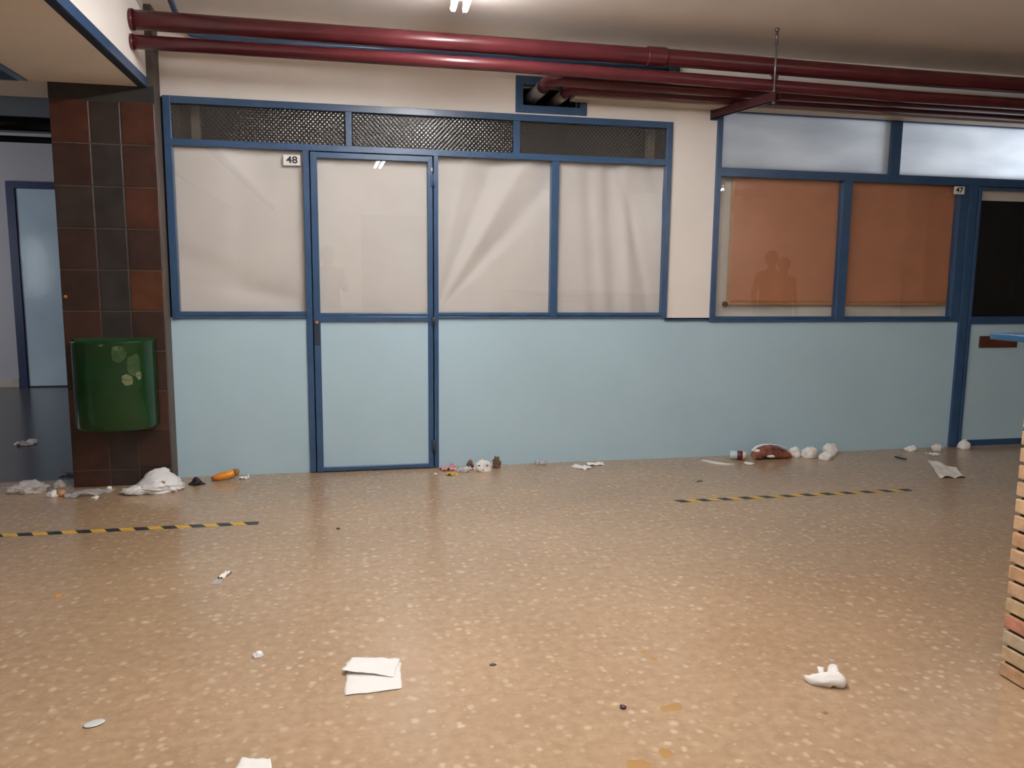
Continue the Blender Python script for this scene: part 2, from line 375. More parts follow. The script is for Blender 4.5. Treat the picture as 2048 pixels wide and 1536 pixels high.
# ---- blue surround of the pipe opening
bm = bmesh.new()
box(bm, 1.131, 1.182, YW-.013, YW+.06, 2.410, 2.644, bev=.002); box(bm, 1.578, 1.627, YW-.0135, YW+.06, 2.4105, 2.6435, bev=.002)
box(bm, 1.1318, 1.6262, YW-.0115, YW+.059, 2.409, 2.458, bev=.002); box(bm, 1.1318, 1.6262, YW-.0115, YW+.059, 2.592, 2.645, bev=.002)
o = obj('pipe_opening_frame', bm, M['blue']); base(o, 1.379, YW, 2.409)
tag(o, 'blue painted frame around the opening where pipes leave the cream wall', 'frame')
struct(boxes('wall_cavity', [(1.12, 1.64, 5.90, 5.95, 2.38, 2.68)], M['hole'], 0))

# ---- window_2 and door_2: frame of the right shop front
w2 = struct(boxes('window_2', [
    (2.592, 2.632, f0, f1, 1.004, 2.515), (2.592, 5.53, f0, f1, 2.485, 2.517), (2.592, 5.53, f0-.003, f1, 2.042, 2.103),
    (2.592, 4.70, f0, f1, 1.004, 1.025), (2.592, 4.70, f0+.012, f1, 1.022, 1.046), (3.990, 4.078, f0+.004, f1, 2.09, 2.50),
    (3.614, 3.690, f0, f1, 1.02, 2.06), (4.615, 4.697, f0+.001, f1, 1.02, 2.06), (4.694, 4.772, f0-.004, f1, 0, 2.06), (5.44, 5.53, f0-.004, f1, 0, 2.515)], M['blue']))
for xa, xb in ((2.630, 3.992), (4.076, 5.442)):
    pbox('transom_pane', [(xa, xb, YW+.012, YW+.018, 2.10, 2.487)], M['frost'], w2, 0)
for xa, xb in ((2.630, 3.616), (3.688, 4.617)):
    pbox('glass_pane', [(xa, xb, YW+.010, YW+.014, 1.04, 2.046)], M['glass'], w2, 0)
d2 = struct(boxes('door_2', [(4.775, 4.80, d0, d1, .004, 2.038), (5.40, 5.437, d0, d1, .004, 2.038), (4.78, 5.43, d0, d1, 2.015, 2.038),
                             (4.78, 5.43, d0, d1, .985, 1.045), (4.78, 5.43, d0+.001, d1, .004, .056)], M['blue'], .003))
pbox('kick_panel', [(4.798, 5.402, YW-.008, YW+.006, .05, .99)], M['panel'], d2, 0)
pbox('glass_pane', [(4.798, 5.402, YW+.0005, YW+.0045, 1.04, 2.018)], M['glass'], d2, 0)
pbox('letter_plate', [(4.90, 5.25, YW-.022, YW-.006, .797, .89)], M['brown'], d2, .004, 'dark brown wooden plate')

# ---- coverings behind the glass
def sheet(name, x0, x1, z0, z1, y, fn, mat, nx=70, nz=60, thick=.0015):
    bm = bmesh.new(); g = []
    for i in range(nx+1):
        col = []
        for k in range(nz+1):
            u, v = i/nx, k/nz
            col.append(bm.verts.new((x0+(x1-x0)*u, y + fn(u, v), z0+(z1-z0)*v)))
        g.append(col)
    for i in range(nx):
        for k in range(nz):
            bm.faces.new((g[i][k], g[i+1][k], g[i+1][k+1], g[i][k+1])).smooth = True
    o = obj(name, bm, mat)
    md = o.modifiers.new('t', 'SOLIDIFY'); md.thickness = thick
    base(o, (x0+x1)/2, y, z0); return o
def bumpf(x, c, w): return math.exp(-((x-c)/w)**2)
def nz(u, v, s=3., seed=0): return noise.noise(Vector((u*s+seed*7.1, v*s, seed*3.3)))
def fold_a(u, v):                               # one broad crease, a sagging swell low down
    return .022 + .006*nz(u, v, 2.2, 1) + .007*math.tanh((u-.42)*16) + .010*bumpf(v-.36+.35*u, 0, .09) + .006*bumpf(v-.20+.12*u, 0, .05)
def fold_b(u, v): return .020 + .005*nz(u, v, 2.0, 2) + .005*bumpf(u*.8+v-1.15, 0, .10) + .004*bumpf(v, .04, .03)*math.sin(u*17)
def fold_c(u, v):                               # pleats fanning up from the lower left corner
    a = math.atan2(v+.02, u+.02); r = math.hypot(u, v)
    w = min(1, r*1.6)
    return .030 + w*(.016*bumpf(a, .72, .07) - .014*bumpf(a, .90, .06) + .018*bumpf(a, 1.10, .08) - .010*bumpf(a, 1.30, .06)) + .004*nz(u, v, 2.2, 3) + .005*bumpf(u, .92, .06)
def fold_d(u, v):
    s = u + .10*(v-.5)
    return .026 + .012*bumpf(s, .33, .06) + .016*bumpf(s, .52, .07) - .010*bumpf(s, .66, .05) + .011*bumpf(s-.22*(1-v), .62, .05) + .009*bumpf(u+.6*v, 1.45, .06) + .004*nz(u, v, 2., 4)
for nm, xa, xb, fn, lb in (('covering_paper', -1.036, -.236, fold_a, 'white paper sheet behind the pane carrying the number 48'),
                           ('covering_paper', -.172, .546, fold_b, 'white paper sheet behind the upper glass of the left door'),
                           ('covering_paper', .600, 1.400, fold_c, 'white sheet with diagonal pleats behind the pane right of the left door'),
                           ('covering_paper', 1.428, 2.225, fold_d, 'white sheet with upright pleats behind the pane beside the cream column')):
    if fn is fold_b: o = sheet(nm, xa, xb, 1.060, 2.066, YW+.006, lambda u, v: fold_b(u, v)-.008, M['cover'])
    else: o = sheet(nm, xa, xb, 1.062, 2.110, YW+.006, fn, M['cover'])
    tag(o, lb, 'paper', 'white coverings of the left shop front')
def fold_e(u, v): return .08 + .010*bumpf(u-.01*v, .035, .012) + .012*bumpf(u + .02*v, .012, .02) + .010*bumpf(v, .06, .03)*math.sin(u*9) + .004*nz(u, v, 3., 6)
o = sheet('curtain_lining', 2.622, 4.690, 1.030, 2.075, YW, fold_e, M['offwhite'], 120, 50)
tag(o, 'off white sheet hanging behind the brown blind, seen along its edges', 'curtain')
bl = empty('roller_blind', (3.68, YW+.045, 1.133), 'brown roller blind drawn down behind both lower panes of the right window', 'blind')
bm = bmesh.new(); nxx, nzz = 60, 30
g = [[bm.verts.new((2.748+(4.685-2.748)*i/nxx, YW+.045+.004*noise.noise(Vector((i*.12, k*.1, 2))), 1.14+(2.07-1.14)*k/nzz)) for k in range(nzz+1)] for i in range(nxx+1)]
for i in range(nxx):
    for k in range(nzz): bm.faces.new((g[i][k], g[i+1][k], g[i+1][k+1], g[i][k+1])).smooth = True
fb = part('fabric', bm, M['blind'], bl); fb.modifiers.new('t', 'SOLIDIFY').thickness = .002
pbox('side_hem', [(2.744, 2.772, YW+.040, YW+.046, 1.138, 2.07)], M['tanbar'], bl, .001)
pbox('bottom_bar', [(2.735, 4.685, YW+.037, YW+.050, 1.128, 1.147)], M['tanbar'], bl, .003)
bm = bmesh.new(); tube(bm, [(2.715, YW+.043, 1.134), (2.722, YW+.043, 1.134), (2.745, YW+.043, 1.134), (2.752, YW+.043, 1.134)], .02, 14, radii=[.010, .019, .019, .012])
part('end_knob', bm, M['brown'], bl, True)
o = sheet('black_sheet', 4.790, 5.41, 1.04, 1.940, YW+.012, lambda u, v: .004+.003*nz(u, v, 4, 8), M['blackgloss'], 30, 40)
tag(o, 'black sheet covering the glass of the right door', 'sheet')
o = sheet('covering_paper', 4.790, 5.41, 1.930, 2.045, YW+.024, lambda u, v: .004+.002*nz(u, v, 4, 9), M['offwhite'], 30, 8)
tag(o, 'pale paper strip showing above the black sheet of the right door', 'paper')

# ---- number plates
def number_plate(x0, x1, z0, z1, y, txt, label, tilt):
    r = empty('number_plate', ((x0+x1)/2, y, z0), label, 'sign', 'door number plates')
    pbox('plate', [(x0, x1, y-.005, y, z0, z1)], M['whiteplastic'], r, .0015)
    cu = bpy.data.curves.new('digits', 'FONT'); cu.body = txt; cu.size = (z1-z0)*.92; cu.align_x = 'CENTER'; cu.align_y = 'CENTER'; cu.extrude = .0006; cu.offset = .0012
    tmp = bpy.data.objects.new('t', cu); C.objects.link(tmp)
    dg = bpy.context.evaluated_depsgraph_get(); me = bpy.data.meshes.new_from_object(tmp.evaluated_get(dg))
    bpy.data.objects.remove(tmp)
    me.transform(Matrix.Scale(1.15, 4, (1, 0, 0))); me.transform(Matrix.Rotation(PI/2, 4, 'X'))
    me.transform(Matrix.Translation((0, -.0062, (z1-z0)/2)))
    me.materials.clear(); me.materials.append(M['black'])
    o = bpy.data.objects.new('digits', me); C.objects.link(o); o.parent = r
number_plate(-.375, -.268, 2.008, 2.074, YW+.0095, '48', 'small white number plate reading 48 beside the left door', 0)
number_plate(4.548, 4.640, 1.976, 2.034, YW-.020, '47', 'small white number plate reading 47 beside the right door', 0)

# ------------------------------------------------------------------ pipes
PY = 4.88
def pipe_thing(name, label, pts, r, mat, cat='pipe', n=24, parts=()):
    p0 = Vector(pts[0]); root = empty(name, p0, label, cat)
    bm = bmesh.new(); tube(bm, pts, r, n); part('tube', bm, mat, root)
    for nm, ps, rr, m in parts:
        bm = bmesh.new(); tube(bm, ps, rr[0] if isinstance(rr, list) else rr, n, radii=rr if isinstance(rr, list) else None); part(nm, bm, m, root, False)
    return root
pipe_thing('red_pipe', 'thick dark red pipe, the topmost of the pipes under the ceiling', [(-1.135, PY, 2.694), (0.6, PY, 2.692), (2.1, PY, 2.693), (3.7, PY, 2.677), (8.9, PY, 2.670)], .052, M['red'], parts=[
    ('wall_flange', [(-1.131, PY, 2.694), (-1.112, PY, 2.694)], .057, M['red']),
    ('coupling', [(1.868, PY, 2.694), (1.873, PY, 2.694), (1.880, PY, 2.694), (1.985, PY, 2.694), (1.992, PY, 2.694), (1.997, PY, 2.694)], [.056, .058, .0585, .0585, .058, .056], M['red'])])
pipe_thing('red_pipe', 'thinner dark red pipe running just below the thickest one', [(-1.135, PY-.01, 2.575), (1.0, PY-.01, 2.579), (2.1, PY-.01, 2.570), (3.7, PY-.01, 2.549), (8.9, PY-.01, 2.541)], .038, M['red'], parts=[
    ('wall_flange', [(-1.131, PY-.01, 2.575), (-1.114, PY-.01, 2.575)], .042, M['red'])])
pipe_thing('red_pipe', 'lower dark red pipe bending out of the blue framed opening and running right',
           [(1.29, 5.86, 2.550), (1.29, 5.30, 2.552)] + [(v.x, v.y, v.z) for v in arc_pts((1.29, 5.02, 2.553), (0, 1, 0), (1, 0, 0), .11)] + [(1.9, 5.02, 2.552), (8.9, 5.02, 2.547)], .042, M['red'], parts=[
    ('insulation_sleeve', [(1.29, 5.80, 2.550), (1.29, 5.22, 2.552)], .0435, M['sleeve'])])
pipe_thing('red_pipe', 'hindmost dark red pipe from the opening, running right behind the lower one',
           [(1.45, 5.86, 2.520), (1.45, 5.40, 2.524)] + [(v.x, v.y, v.z) for v in arc_pts((1.45, 5.145, 2.532), (0, 1, 0), (1, 0, 0), .09)] + [(1.9, 5.145, 2.534), (8.9, 5.145, 2.528)], .034, M['red'], parts=[
    ('insulation_sleeve', [(1.45, 5.80, 2.520), (1.45, 5.26, 2.527)], .036, M['sleeve'])])
# cream cable duct
du = empty('cable_duct', (1.50, 5.25, 2.4895), 'flat cream cable duct running right from the blue framed opening', 'duct')
pbox('body', [(1.50, 8.9, 5.20, 5.315, 2.508, 2.550)], M['duct'], du, .004)
pbox('cover_strip', [(1.50, 8.9, 5.195, 5.320, 2.4895, 2.509)], M['duct'], du, .003)
# blue conduit along the ceiling and the top of the wall
bm = bmesh.new(); tube(bm, [(-.93, 0.4, 2.861), (-.94, 4.80, 2.860), (-.94, 4.98, 2.850), (-.938, 5.22, 2.795), (-.925, 5.29, 2.774), (-.89, 5.32, 2.758), (-.80, 5.327, 2.752), (-.7, 5.327, 2.750), (2.22, 5.327, 2.748)], .017, 12)
cr = empty('blue_conduit', (-.86, 5.30, 2.75), 'blue conduit crossing the ceiling and running along the wall top behind the pipes', 'conduit')
part('tube', bm, M['blue'], cr, False)
pbox('junction_box', [(2.20, 2.275, 5.29, 5.345, 2.695, 2.775)], M['navy'], cr, .004)
# trapeze hanger
hg = empty('pipe_hanger', (2.62, 5.0, 2.44), 'dark red wall bracket carrying the pipes, hung on a threaded rod from the ceiling', 'hanger')
bm = bmesh.new()
a = Vector((2.690, 4.715, 2.46)); b = Vector((2.560, 5.344, 2.46)); d = (b-a).normalized(); s = Vector((d.y, -d.x, 0))
def prism(bm, a, b, s, w, z0, z1):
    vs = [[bm.verts.new(Vector((p.x, p.y, z)) + s*k) for k in (-w, w) for z in (z0, z1)] for p in (a, b)]
    A, B = vs
    for q in ((A[0], A[1], A[3], A[2]), (B[0], B[2], B[3], B[1]), (A[0], B[0], B[1], A[1]), (A[2], A[3], B[3], B[2]), (A[0], A[2], B[2], B[0]), (A[1], B[1], B[3], A[3])): bm.faces.new(q)
prism(bm, a, b, s, .024, 2.478, 2.489); prism(bm, a + s*-.018, b + s*-.018, s, .006, 2.440, 2.482); prism(bm, a + s*.018, b + s*.018, s, .006, 2.440, 2.482)
part('cross_bar', bm, M['darkred'], hg)
for p in (Vector((2.683, 4.750, 0)),):
    bm = bmesh.new(); tube(bm, [(p.x, p.y, 2.42), (p.x, p.y, ZC)], .006, 10)
    rd = part('threaded_rod', bm, M['steel'], hg)
    for nm, za, zb, rr, n in (('nut', 2.424, 2.439, .012, 6), ('nut', 2.4895, 2.503, .012, 6), ('nut', 2.782, 2.797, .012, 6), ('nut', 2.862, 2.879, .013, 6), ('coupling_sleeve', 2.797, 2.862, .009, 12)):
        bm = bmesh.new(); tube(bm, [(p.x, p.y, za), (p.x, p.y, zb)], rr, n); part(nm, bm, M['steel'], hg)
bm = bmesh.new(); box(bm, 2.535, 2.585, 5.333, 5.345, 2.425, 2.495, bev=.002); part('wall_plate', bm, M['navy'], hg)
bm = bmesh.new(); box(bm, 2.738, 2.772, 4.862, 4.890, 2.604, 2.634, bev=.002); box(bm, 2.730, 2.780, 4.855, 4.897, 2.628, 2.633, bev=.001)
part('pipe_support', bm, M['darkred'], hg)
# dark pipes in the passage
for z, y, r, lb in ((2.607, 7.85, .063, 'thick dark pipe below the passage ceiling, left of the tiled pillar'), (2.438, 7.6, .027, 'thin dark pipe below the thick one in the passage on the left')):
    bm = bmesh.new(); tube(bm, [(-6.9, y, z), (-1.35, y, z)], r, 16); o = obj('dark_pipe', bm, plain('dark pipe paint', (.010, .008, .008), .25, .1)); base(o, -4.1, y, z); tag(o, lb, 'pipe')
    bm = bmesh.new(); tube(bm, [(-5.2, y+r*.4, z), (-5.2, y+r*.4, ZC)], .006, 8); part('hanger_rod', bm, M['steel'], o)

# ------------------------------------------------------------------ fluorescent lights: one row under the ceiling
lx = lambda y: .45 + (y+.42)*(.645-.45)/(4.60+.42)
for k, lb in enumerate(('fluorescent ceiling light at the top edge, nearest the glazed wall', 'middle fluorescent ceiling light of the row above the hall', 'fluorescent ceiling light of the row farthest from the glazed wall')):
    ya = 4.60 - k*1.71; yb = ya - 1.60; xc = (lx(ya)+lx(yb))/2; ym = (ya+yb)/2
    r = empty('ceiling_light', (xc, ym, 2.785), lb, 'light', 'row of ceiling lights')
    r.rotation_euler.z = -math.atan((.645-.45)/5.02)
    def lp(nm, bm, m):
        o = obj(nm, bm, m); o.parent = r; return o
    bm = bmesh.new(); box(bm, -.042, .042, -.80, .80, .052, .094, bev=.006); lp('tray', bm, M['tray'])
    for sx in (-.034, .034):
        bm = bmesh.new(); tube(bm, [(sx, -.77, 0), (sx, .77, 0)], .017, 10); lp('tube', bm, M['lamp'])
        for sy in (-1, 1):
            bm = bmesh.new(); box(bm, sx-.012, sx+.012, sy*.782-.012, sy*.782+.012, -.016, .05, bev=.003); lp('tube_holder', bm, M['tray'])

fill_light = r.copy(); C.objects.link(fill_light); fill_light.location = (6.0, -2.15, 2.785); fill_light.rotation_euler.z = 0  # unseen lamp, added to brighten the rear wall that the panes reflect
del fill_light['group']
fill_light['label'] = 'added fill light, out of view and apart from the row, over the hall behind the brick counter'
for ch in list(r.children):
    c_ = ch.copy(); C.objects.link(c_); c_.parent = fill_light

# ------------------------------------------------------------------ wall bin on the pillar
wb = empty('wall_bin', (-1.3825, 5.188, .38), 'green half round litter bin hanging on the tiled pillar', 'bin')
def bin_pt(th, z, off=0., rx=.2325, ry=.215):
    c, s_ = math.cos(th), math.sin(th)
    return Vector((-1.3825 + (rx+off)*math.copysign(abs(c)**.8, c), 5.186 - (ry+off)*abs(s_)**.8, z))
bm = bmesh.new(); N = 40; ZS = [.380, .384, .40, .55, .75, .90, .912, .916, .914]
OF = [-.012, -.004, 0, 0, 0, 0, .004, .002, -.004]
rows_ = [[bm.verts.new(bin_pt(PI*i/N, z, of)) for i in range(N+1)] for z, of in zip(ZS, OF)]
for A, B in zip(rows_, rows_[1:]):
    for i in range(N): bm.faces.new((A[i], A[i+1], B[i+1], B[i])).smooth = True
bm.faces.new(rows_[0][::-1])
o = part('body', bm, [M['green']], wb); md = o.modifiers.new('t', 'SOLIDIFY'); md.thickness = .003
pbox('back_plate', [(-1.612, -1.153, 5.180, 5.187, .39, .925)], M['greenin'], wb, .002)
def decal(name, spots, mat, label):
    for (t0, z0, rt, rz, seed) in spots:
        bm = bmesh.new(); c = bm.verts.new(bin_pt(t0, z0, .0022)); ring = []
        for k in range(18):
            a_ = 2*PI*k/18; q = 1 + .35*noise.noise(Vector((math.cos(a_)*1.6, math.sin(a_)*1.6, seed)))
            ring.append(bm.verts.new(bin_pt(t0+rt*q*math.cos(a_), z0+rz*q*math.sin(a_), .0022)))
        for k in range(18): bm.faces.new((c, ring[k], ring[(k+1) % 18]))
        part(name, bm, mat, wb, True, label)
decal('worn_sticker', [(1.33, .845, .17, .050, 1.2), (.98, .775, .20, .070, 7.7)], M['faded'], 'faded greenish sticker remains')
decal('worn_sticker', [(1.16, .690, .15, .034, 3.4), (.86, .712, .09, .024, 5.5), (1.62, .895, .04, .006, 9.), (1.36, .878, .10, .012, 2.)], M['cream_film'], 'pale scraped sticker patches')
bm = bmesh.new(); tube(bm, [(-1.642, 5.190, 1.172), (-1.642, 5.184, 1.172), (-1.642, 5.181, 1.172)], .011, 12, radii=[.011, .010, .005])
o = obj('screw_plug', bm, plain('orange plug', (.45, .17, .05), .5)); base(o, -1.642, 5.19, 1.172); tag(o, 'tiny orange plug in the left edge of the tiled pillar', 'plug')

# ------------------------------------------------------------------ brick counter on the right
ct = empty('brick_counter', (2.9, .95, 0), 'sand coloured brick counter with a bright blue top at the right edge', 'counter')
bm = bmesh.new(); rnd = random.Random(11)
cx0, cx1, cy0, cy1 = 2.119, 3.9, -.6, 2.10
box(bm, cx0+.012, cx1-.012, cy0+.012, cy1-.012, 0, 1.10, mi=0)
H_, P_ = .0455, .0560
for k in range(20):
    z0 = .004 + k*P_; z1 = z0 + H_; tone = [5, 2, 4, 3, 2, 0, 5, 0, 1, 0, 2, 0, 5, 0, 0, 4, 0, 2, 0, 1][k]
    if z1 > 1.122: break
    y = cy1; first = k % 2 == 0
    while y > cy0 + .01:
        ln = .108 if (first) else .222
        if first is False and y == cy1: ln = .222
        first = False
        yn = max(cy0, y - ln); j = rnd.uniform(-.0012, .0012)
        box(bm, cx0+j, cx0+.10, yn+.0055, y-(0 if y == cy1 else .0055), z0, z1, bev=.004, mi=1+(tone if y == cy1 else rnd.choice([0, 0, 2, 2, 5, 5, 4, 1, 3])))
        y = yn
    x = cx0 + (.222 if k % 2 == 0 else .108)
    while x < cx1 - .01:                          # the end face, turned to the glazed wall
        xn = min(cx1, x + .222); box(bm, x+.0055, xn-.0055, cy1-.10, cy1+rnd.uniform(-.001, .001), z0, z1, bev=.004, mi=1+rnd.randrange(6)); x = xn
part('brick_base', bm, [M['mortar']] + M['brick'], ct)
pbox('worktop', [(2.05, 3.97, -.67, 2.190, 1.121, 1.143)], M['counterblue'], ct, .003)

# ------------------------------------------------------------------ the door at the end of the passage
d3 = struct(boxes('door_3', [(-3.73, -3.64, 10.05, 10.12, 0, 2.34), (-3.73, -2.70, 10.05, 10.12, 2.27, 2.345), (-2.79, -2.70, 10.05, 10.12, 0, 2.34)], plain('passage door frame', (.022, .03, .085), .35, .1)))
pbox('leaf', [(-3.638, -2.792, 10.07, 10.11, .012, 2.268)], M['doorblue'], d3, .003)
pbox('sill', [(-3.64, -2.79, 10.064, 10.11, 0, .014)], M['black'], d3, 0)
d4 = struct(boxes('door_4', [(.27, 1.40, -3.098, -3.06, 0, 2.36)], M['backdoor'], .003))
struct(boxes('pillar_rear', [(9.22, 10.98, -1.1, -.6, 0, ZC)], M['side'], 0))

# ------------------------------------------------------------------ hazard tape strips
def tape(x0, x1, y, label, skew=.03, w=.052, pitch=.0685, slope=0.):
    bm = bmesh.new(); n = int((x1-x0)/pitch); z0, z1 = .0004, .0011
    for k in range(n+1):
        xa = x1 - k*pitch; xb = max(x0, xa - pitch)
        if xb >= xa - .001: continue
        yo = lambda x: y + slope*(x-x1)
        P = []
        for z in (z0, z1):
            e0 = skew/2 if k else 0
            P += [bm.verts.new((xb-skew/2, yo(xb)+w/2, z)), bm.verts.new((xa-e0, yo(xa)+w/2, z)), bm.verts.new((xa+e0, yo(xa)-w/2, z)), bm.verts.new((xb+skew/2, yo(xb)-w/2, z))]
        f = bm.faces.new(P[4:]); f.material_index = k % 2
        for q in ((0, 1, 5, 4), (1, 2, 6, 5), (2, 3, 7, 6), (3, 0, 4, 7)):
            f = bm.faces.new([P[i] for i in q]); f.material_index = k % 2
    bmesh.ops.remove_doubles(bm, verts=bm.verts, dist=1e-5)
    o = obj('hazard_tape', bm, [M['tapeK'], M['tapeY']]); base(o, (x0+x1)/2, y, 0)
    return tag(o, label, 'tape', 'hazard tape strips on the floor')
tape(-2.35, -.478, 4.252, 'black and yellow tape strip on the floor in front of the green bin', slope=-.010)
tape(1.908, 3.480, 4.242, 'black and yellow tape strip on the floor in front of the brown blind', slope=-.005)

# ------------------------------------------------------------------ litter
def crumple(name, x, y, w, d, h, mat, label, cat, seed=0, rough=.35, sub=4, group=None, rot=0., freq=2.2, profile=None, z=0.):
    bm = bmesh.new(); bmesh.ops.create_icosphere(bm, subdivisions=sub, radius=1.)
    for v in bm.verts:
        p = v.co.copy(); n1 = noise.noise(p*freq*.6 + Vector((seed*3.7, 0, 0))); n2 = abs(noise.noise(p*freq*1.7 + Vector((0, seed*5.1, 0)))); n3 = abs(noise.noise(p*freq*3.6 + Vector((0, 0, seed*2.3))))
        q = 1 + rough*(1.1*n1 + 1.0*(n2-.3) + .5*(n3-.25))
        v.co = p*q
    lo = min(v.co.z for v in bm.verts)
    for v in bm.verts: v.co.z = max(v.co.z, -.42)
    zs_ = [v.co.z for v in bm.verts]; lo, hi = min(zs_), max(zs_)
    xs_ = [v.co.x for v in bm.verts]; ys_ = [v.co.y for v in bm.verts]
    for v in bm.verts:
        u = (v.co.x-min(xs_))/(max(xs_)-min(xs_)) if False else 0
    sx, sy, sz = w/(max(xs_)-min(xs_)), d/(max(ys_)-min(ys_)), h/(hi-lo)
    mx_, my_ = (max(xs_)+min(xs_))/2, (max(ys_)+min(ys_))/2
    for v in bm.verts: v.co = Vector(((v.co.x-mx_)*sx, (v.co.y-my_)*sy, (v.co.z-lo)*sz))
    if profile:
        for v in bm.verts: v.co.z *= profile(v.co.x/w+.5, v.co.y/d+.5)
    o = obj(name, bm, mat, None, True); o.location = (x, y, z); o.rotation_euler.z = rot
    return tag(o, label, cat, group)
def flat(name, pts, mat, label, cat, lift=.006, seed=0, n=14, thick=.0008, group=None, rise=None):
    """a scrap of sheet lying on the floor: bilinear patch of four floor corners, edges torn and surface cockled"""
    c = [Vector((p[0], p[1], 0)) for p in pts]; o_ = sum(c, Vector())/4
    bm = bmesh.new(); g = []
    for i in range(n+1):
        row = []
        for k in range(n+1):
            u, v = i/n, k/n
            p = c[0]*(1-u)*(1-v) + c[1]*u*(1-v) + c[2]*u*v + c[3]*(1-u)*v
            size = (c[2]-c[0]).length
            e = min(u, 1-u, v, 1-v)
            j = Vector((noise.noise(Vector((u*5+seed, v*5, 1.))), noise.noise(Vector((u*5, v*5+seed, 4.))), 0))*size*.035*(1 if e < .02 else .3)
            z = lift*(.25 + .75*abs(noise.noise(Vector((u*2.6+seed*1.7, v*2.6, seed*.9))))*2*(1.0 if e < .15 else .7))
            if rise: z += rise(u, v)
            row.append(bm.verts.new(p - o_ + j + Vector((0, 0, z + .0008))))
        g.append(row)
    for i in range(n):
        for k in range(n): bm.faces.new((g[i][k], g[i+1][k], g[i+1][k+1], g[i][k+1])).smooth = True
    lo = min(v.co.z for v in bm.verts)
    for v in bm.verts: v.co.z -= lo - .0005
    o = obj(name, bm, mat); o.location = o_; o.modifiers.new('t', 'SOLIDIFY').thickness = thick
    return tag(o, label, cat, group)
def quad(x, y, w, d, rot=0., sk=0.):
    c, s_ = math.cos(rot), math.sin(rot)
    return [(x + a*c - b*s_, y + a*s_ + b*c) for a, b in ((-w/2-sk, -d/2), (w/2-sk, -d/2), (w/2+sk, d/2), (-w/2+sk, d/2))]

# left, by the pillar
crumple('plastic_bag', -1.90, 5.13, .25, .15, .075, M['filmwhite'], 'limp milky plastic bag on the floor left of the tiled pillar', 'bag', 1, .5)
crumple('plastic_scrap', -1.755, 5.22, .085, .07, .05, M['filmwhite'], 'small milky plastic scrap between the limp bag and the pillar', 'litter', 2, .4)
wr = crumple('food_wrapper', -1.715, 4.985, .075, .05, .045, M['whiteplastic'], 'crumpled white and orange wrapper in front of the limp bag', 'wrapper', 3, .4)
bm = bmesh.new(); bmesh.ops.create_icosphere(bm, subdivisions=3, radius=.024)
for v in bm.verts: v.co = Vector((v.co.x*1.1+.042, v.co.y+.008, max(0, v.co.z*.9*(1+.4*noise.noise(v.co*60))+.021)))
o = obj('orange_end', bm, plain('peach foil', (.55, .27, .12), .45, .2, 40.), wr, True)
flat('plastic_film', quad(-1.80, 5.56, .125, .12, .2), M['filmlilac'], 'lilac tinted plastic film lying in the passage beside the pillar', 'litter', .035, 4)
flat('plastic_film', quad(-1.53, 5.01, .15, .21, -.5, .03), M['filmgrey'], 'clear plastic film lying at the left foot of the tiled pillar', 'litter', .03, 5)
crumple('paper_scrap', -1.465, 4.91, .045, .04, .016, M['white'], 'small white scrap beside the clear film in front of the pillar', 'litter', 6)
crumple('paper_scrap', -1.436, 5.085, .036, .03, .026, M['white'], 'tiny pale scrap against the foot of the tiled pillar', 'litter', 7)
pb = crumple('plastic_bag', -1.150, 5.045, .320, .25, .150, M['whiteplastic'], 'white crumpled plastic bag lying under the green bin', 'bag', 12, .22, 5, freq=2.3,
             profile=lambda u, v: .30 + .62*math.exp(-((u-.54)/.36)**4) * (.45+.55*v))
bm = bmesh.new(); bmesh.ops.create_icosphere(bm, subdivisions=4, radius=1.)
for v in bm.verts:
    p = v.co.copy(); q = 1 + .5*(abs(noise.noise(p*2.4 + Vector((3, 1, 8))))-.2) + .25*noise.noise(p*5.)
    v.co = Vector((-.100 + p.x*q*.075, -.075 + p.y*q*.050, max(.0008, .020 + p.z*q*.026 + .010*noise.noise(Vector((p.x*3, p.y*3, 5.))))))
obj('bag_mouth', bm, M['whiteplastic'], pb, True)
bm = bmesh.new(); bmesh.ops.create_icosphere(bm, subdivisions=2, radius=.016)
for v in bm.verts: v.co = Vector((v.co.x*1.0+.05, v.co.y*.25-.086, v.co.z*.7+.066))
obj('printed_spot', bm, plain('faded print', (.28, .20, .18), .5), pb, True)
crumple('black_cloth', -.943, 5.14, .112, .08, .05, M['black'], 'crumpled black rag on the floor right of the white bag', 'rag', 9, .55, profile=lambda u, v: .3+.9*math.exp(-((u-.45)/.24)**2))
# orange packet
op = empty('snack_packet', (-.785, 5.215, 0), 'orange rolled snack packet against the pale blue wall left of the door', 'packet')
bm = bmesh.new(); pts = [(-.855, 5.20, .020), (-.84, 5.203, .023), (-.80, 5.212, .030), (-.75, 5.228, .037), (-.722, 5.236, .043), (-.710, 5.240, .046)]
tube(bm, pts, .025, 14, radii=[.006, .020, .026, .027, .024, .010]); part('roll', bm, M['orange'], op, True)
bm = bmesh.new(); tube(bm, [(-.862, 5.197, .017), (-.835, 5.204, .022)], .02, 12, radii=[.012, .0215]); part('torn_end', bm, plain('dark orange foil', (.42, .10, .03), .4, .2), op, True)
bm = bmesh.new(); tube(bm, [(-.729, 5.234, .042), (-.708, 5.240, .047), (-.700, 5.243, .044)], .02, 12, radii=[.0255, .022, .012]); part('end_flap', bm, plain('burnt orange foil', (.30, .12, .025), .4, .2), op, True)
flat('paper_scrap', quad(-.672, 5.262, .062, .07), M['white'], 'white scrap of paper right of the orange packet', 'litter', .012, 10)
flat('paper_scrap', quad(-2.44, 6.62, .125, .12, -.25), M['white'], 'crumpled pale paper alone on the dark passage floor', 'paper', .03, 11)
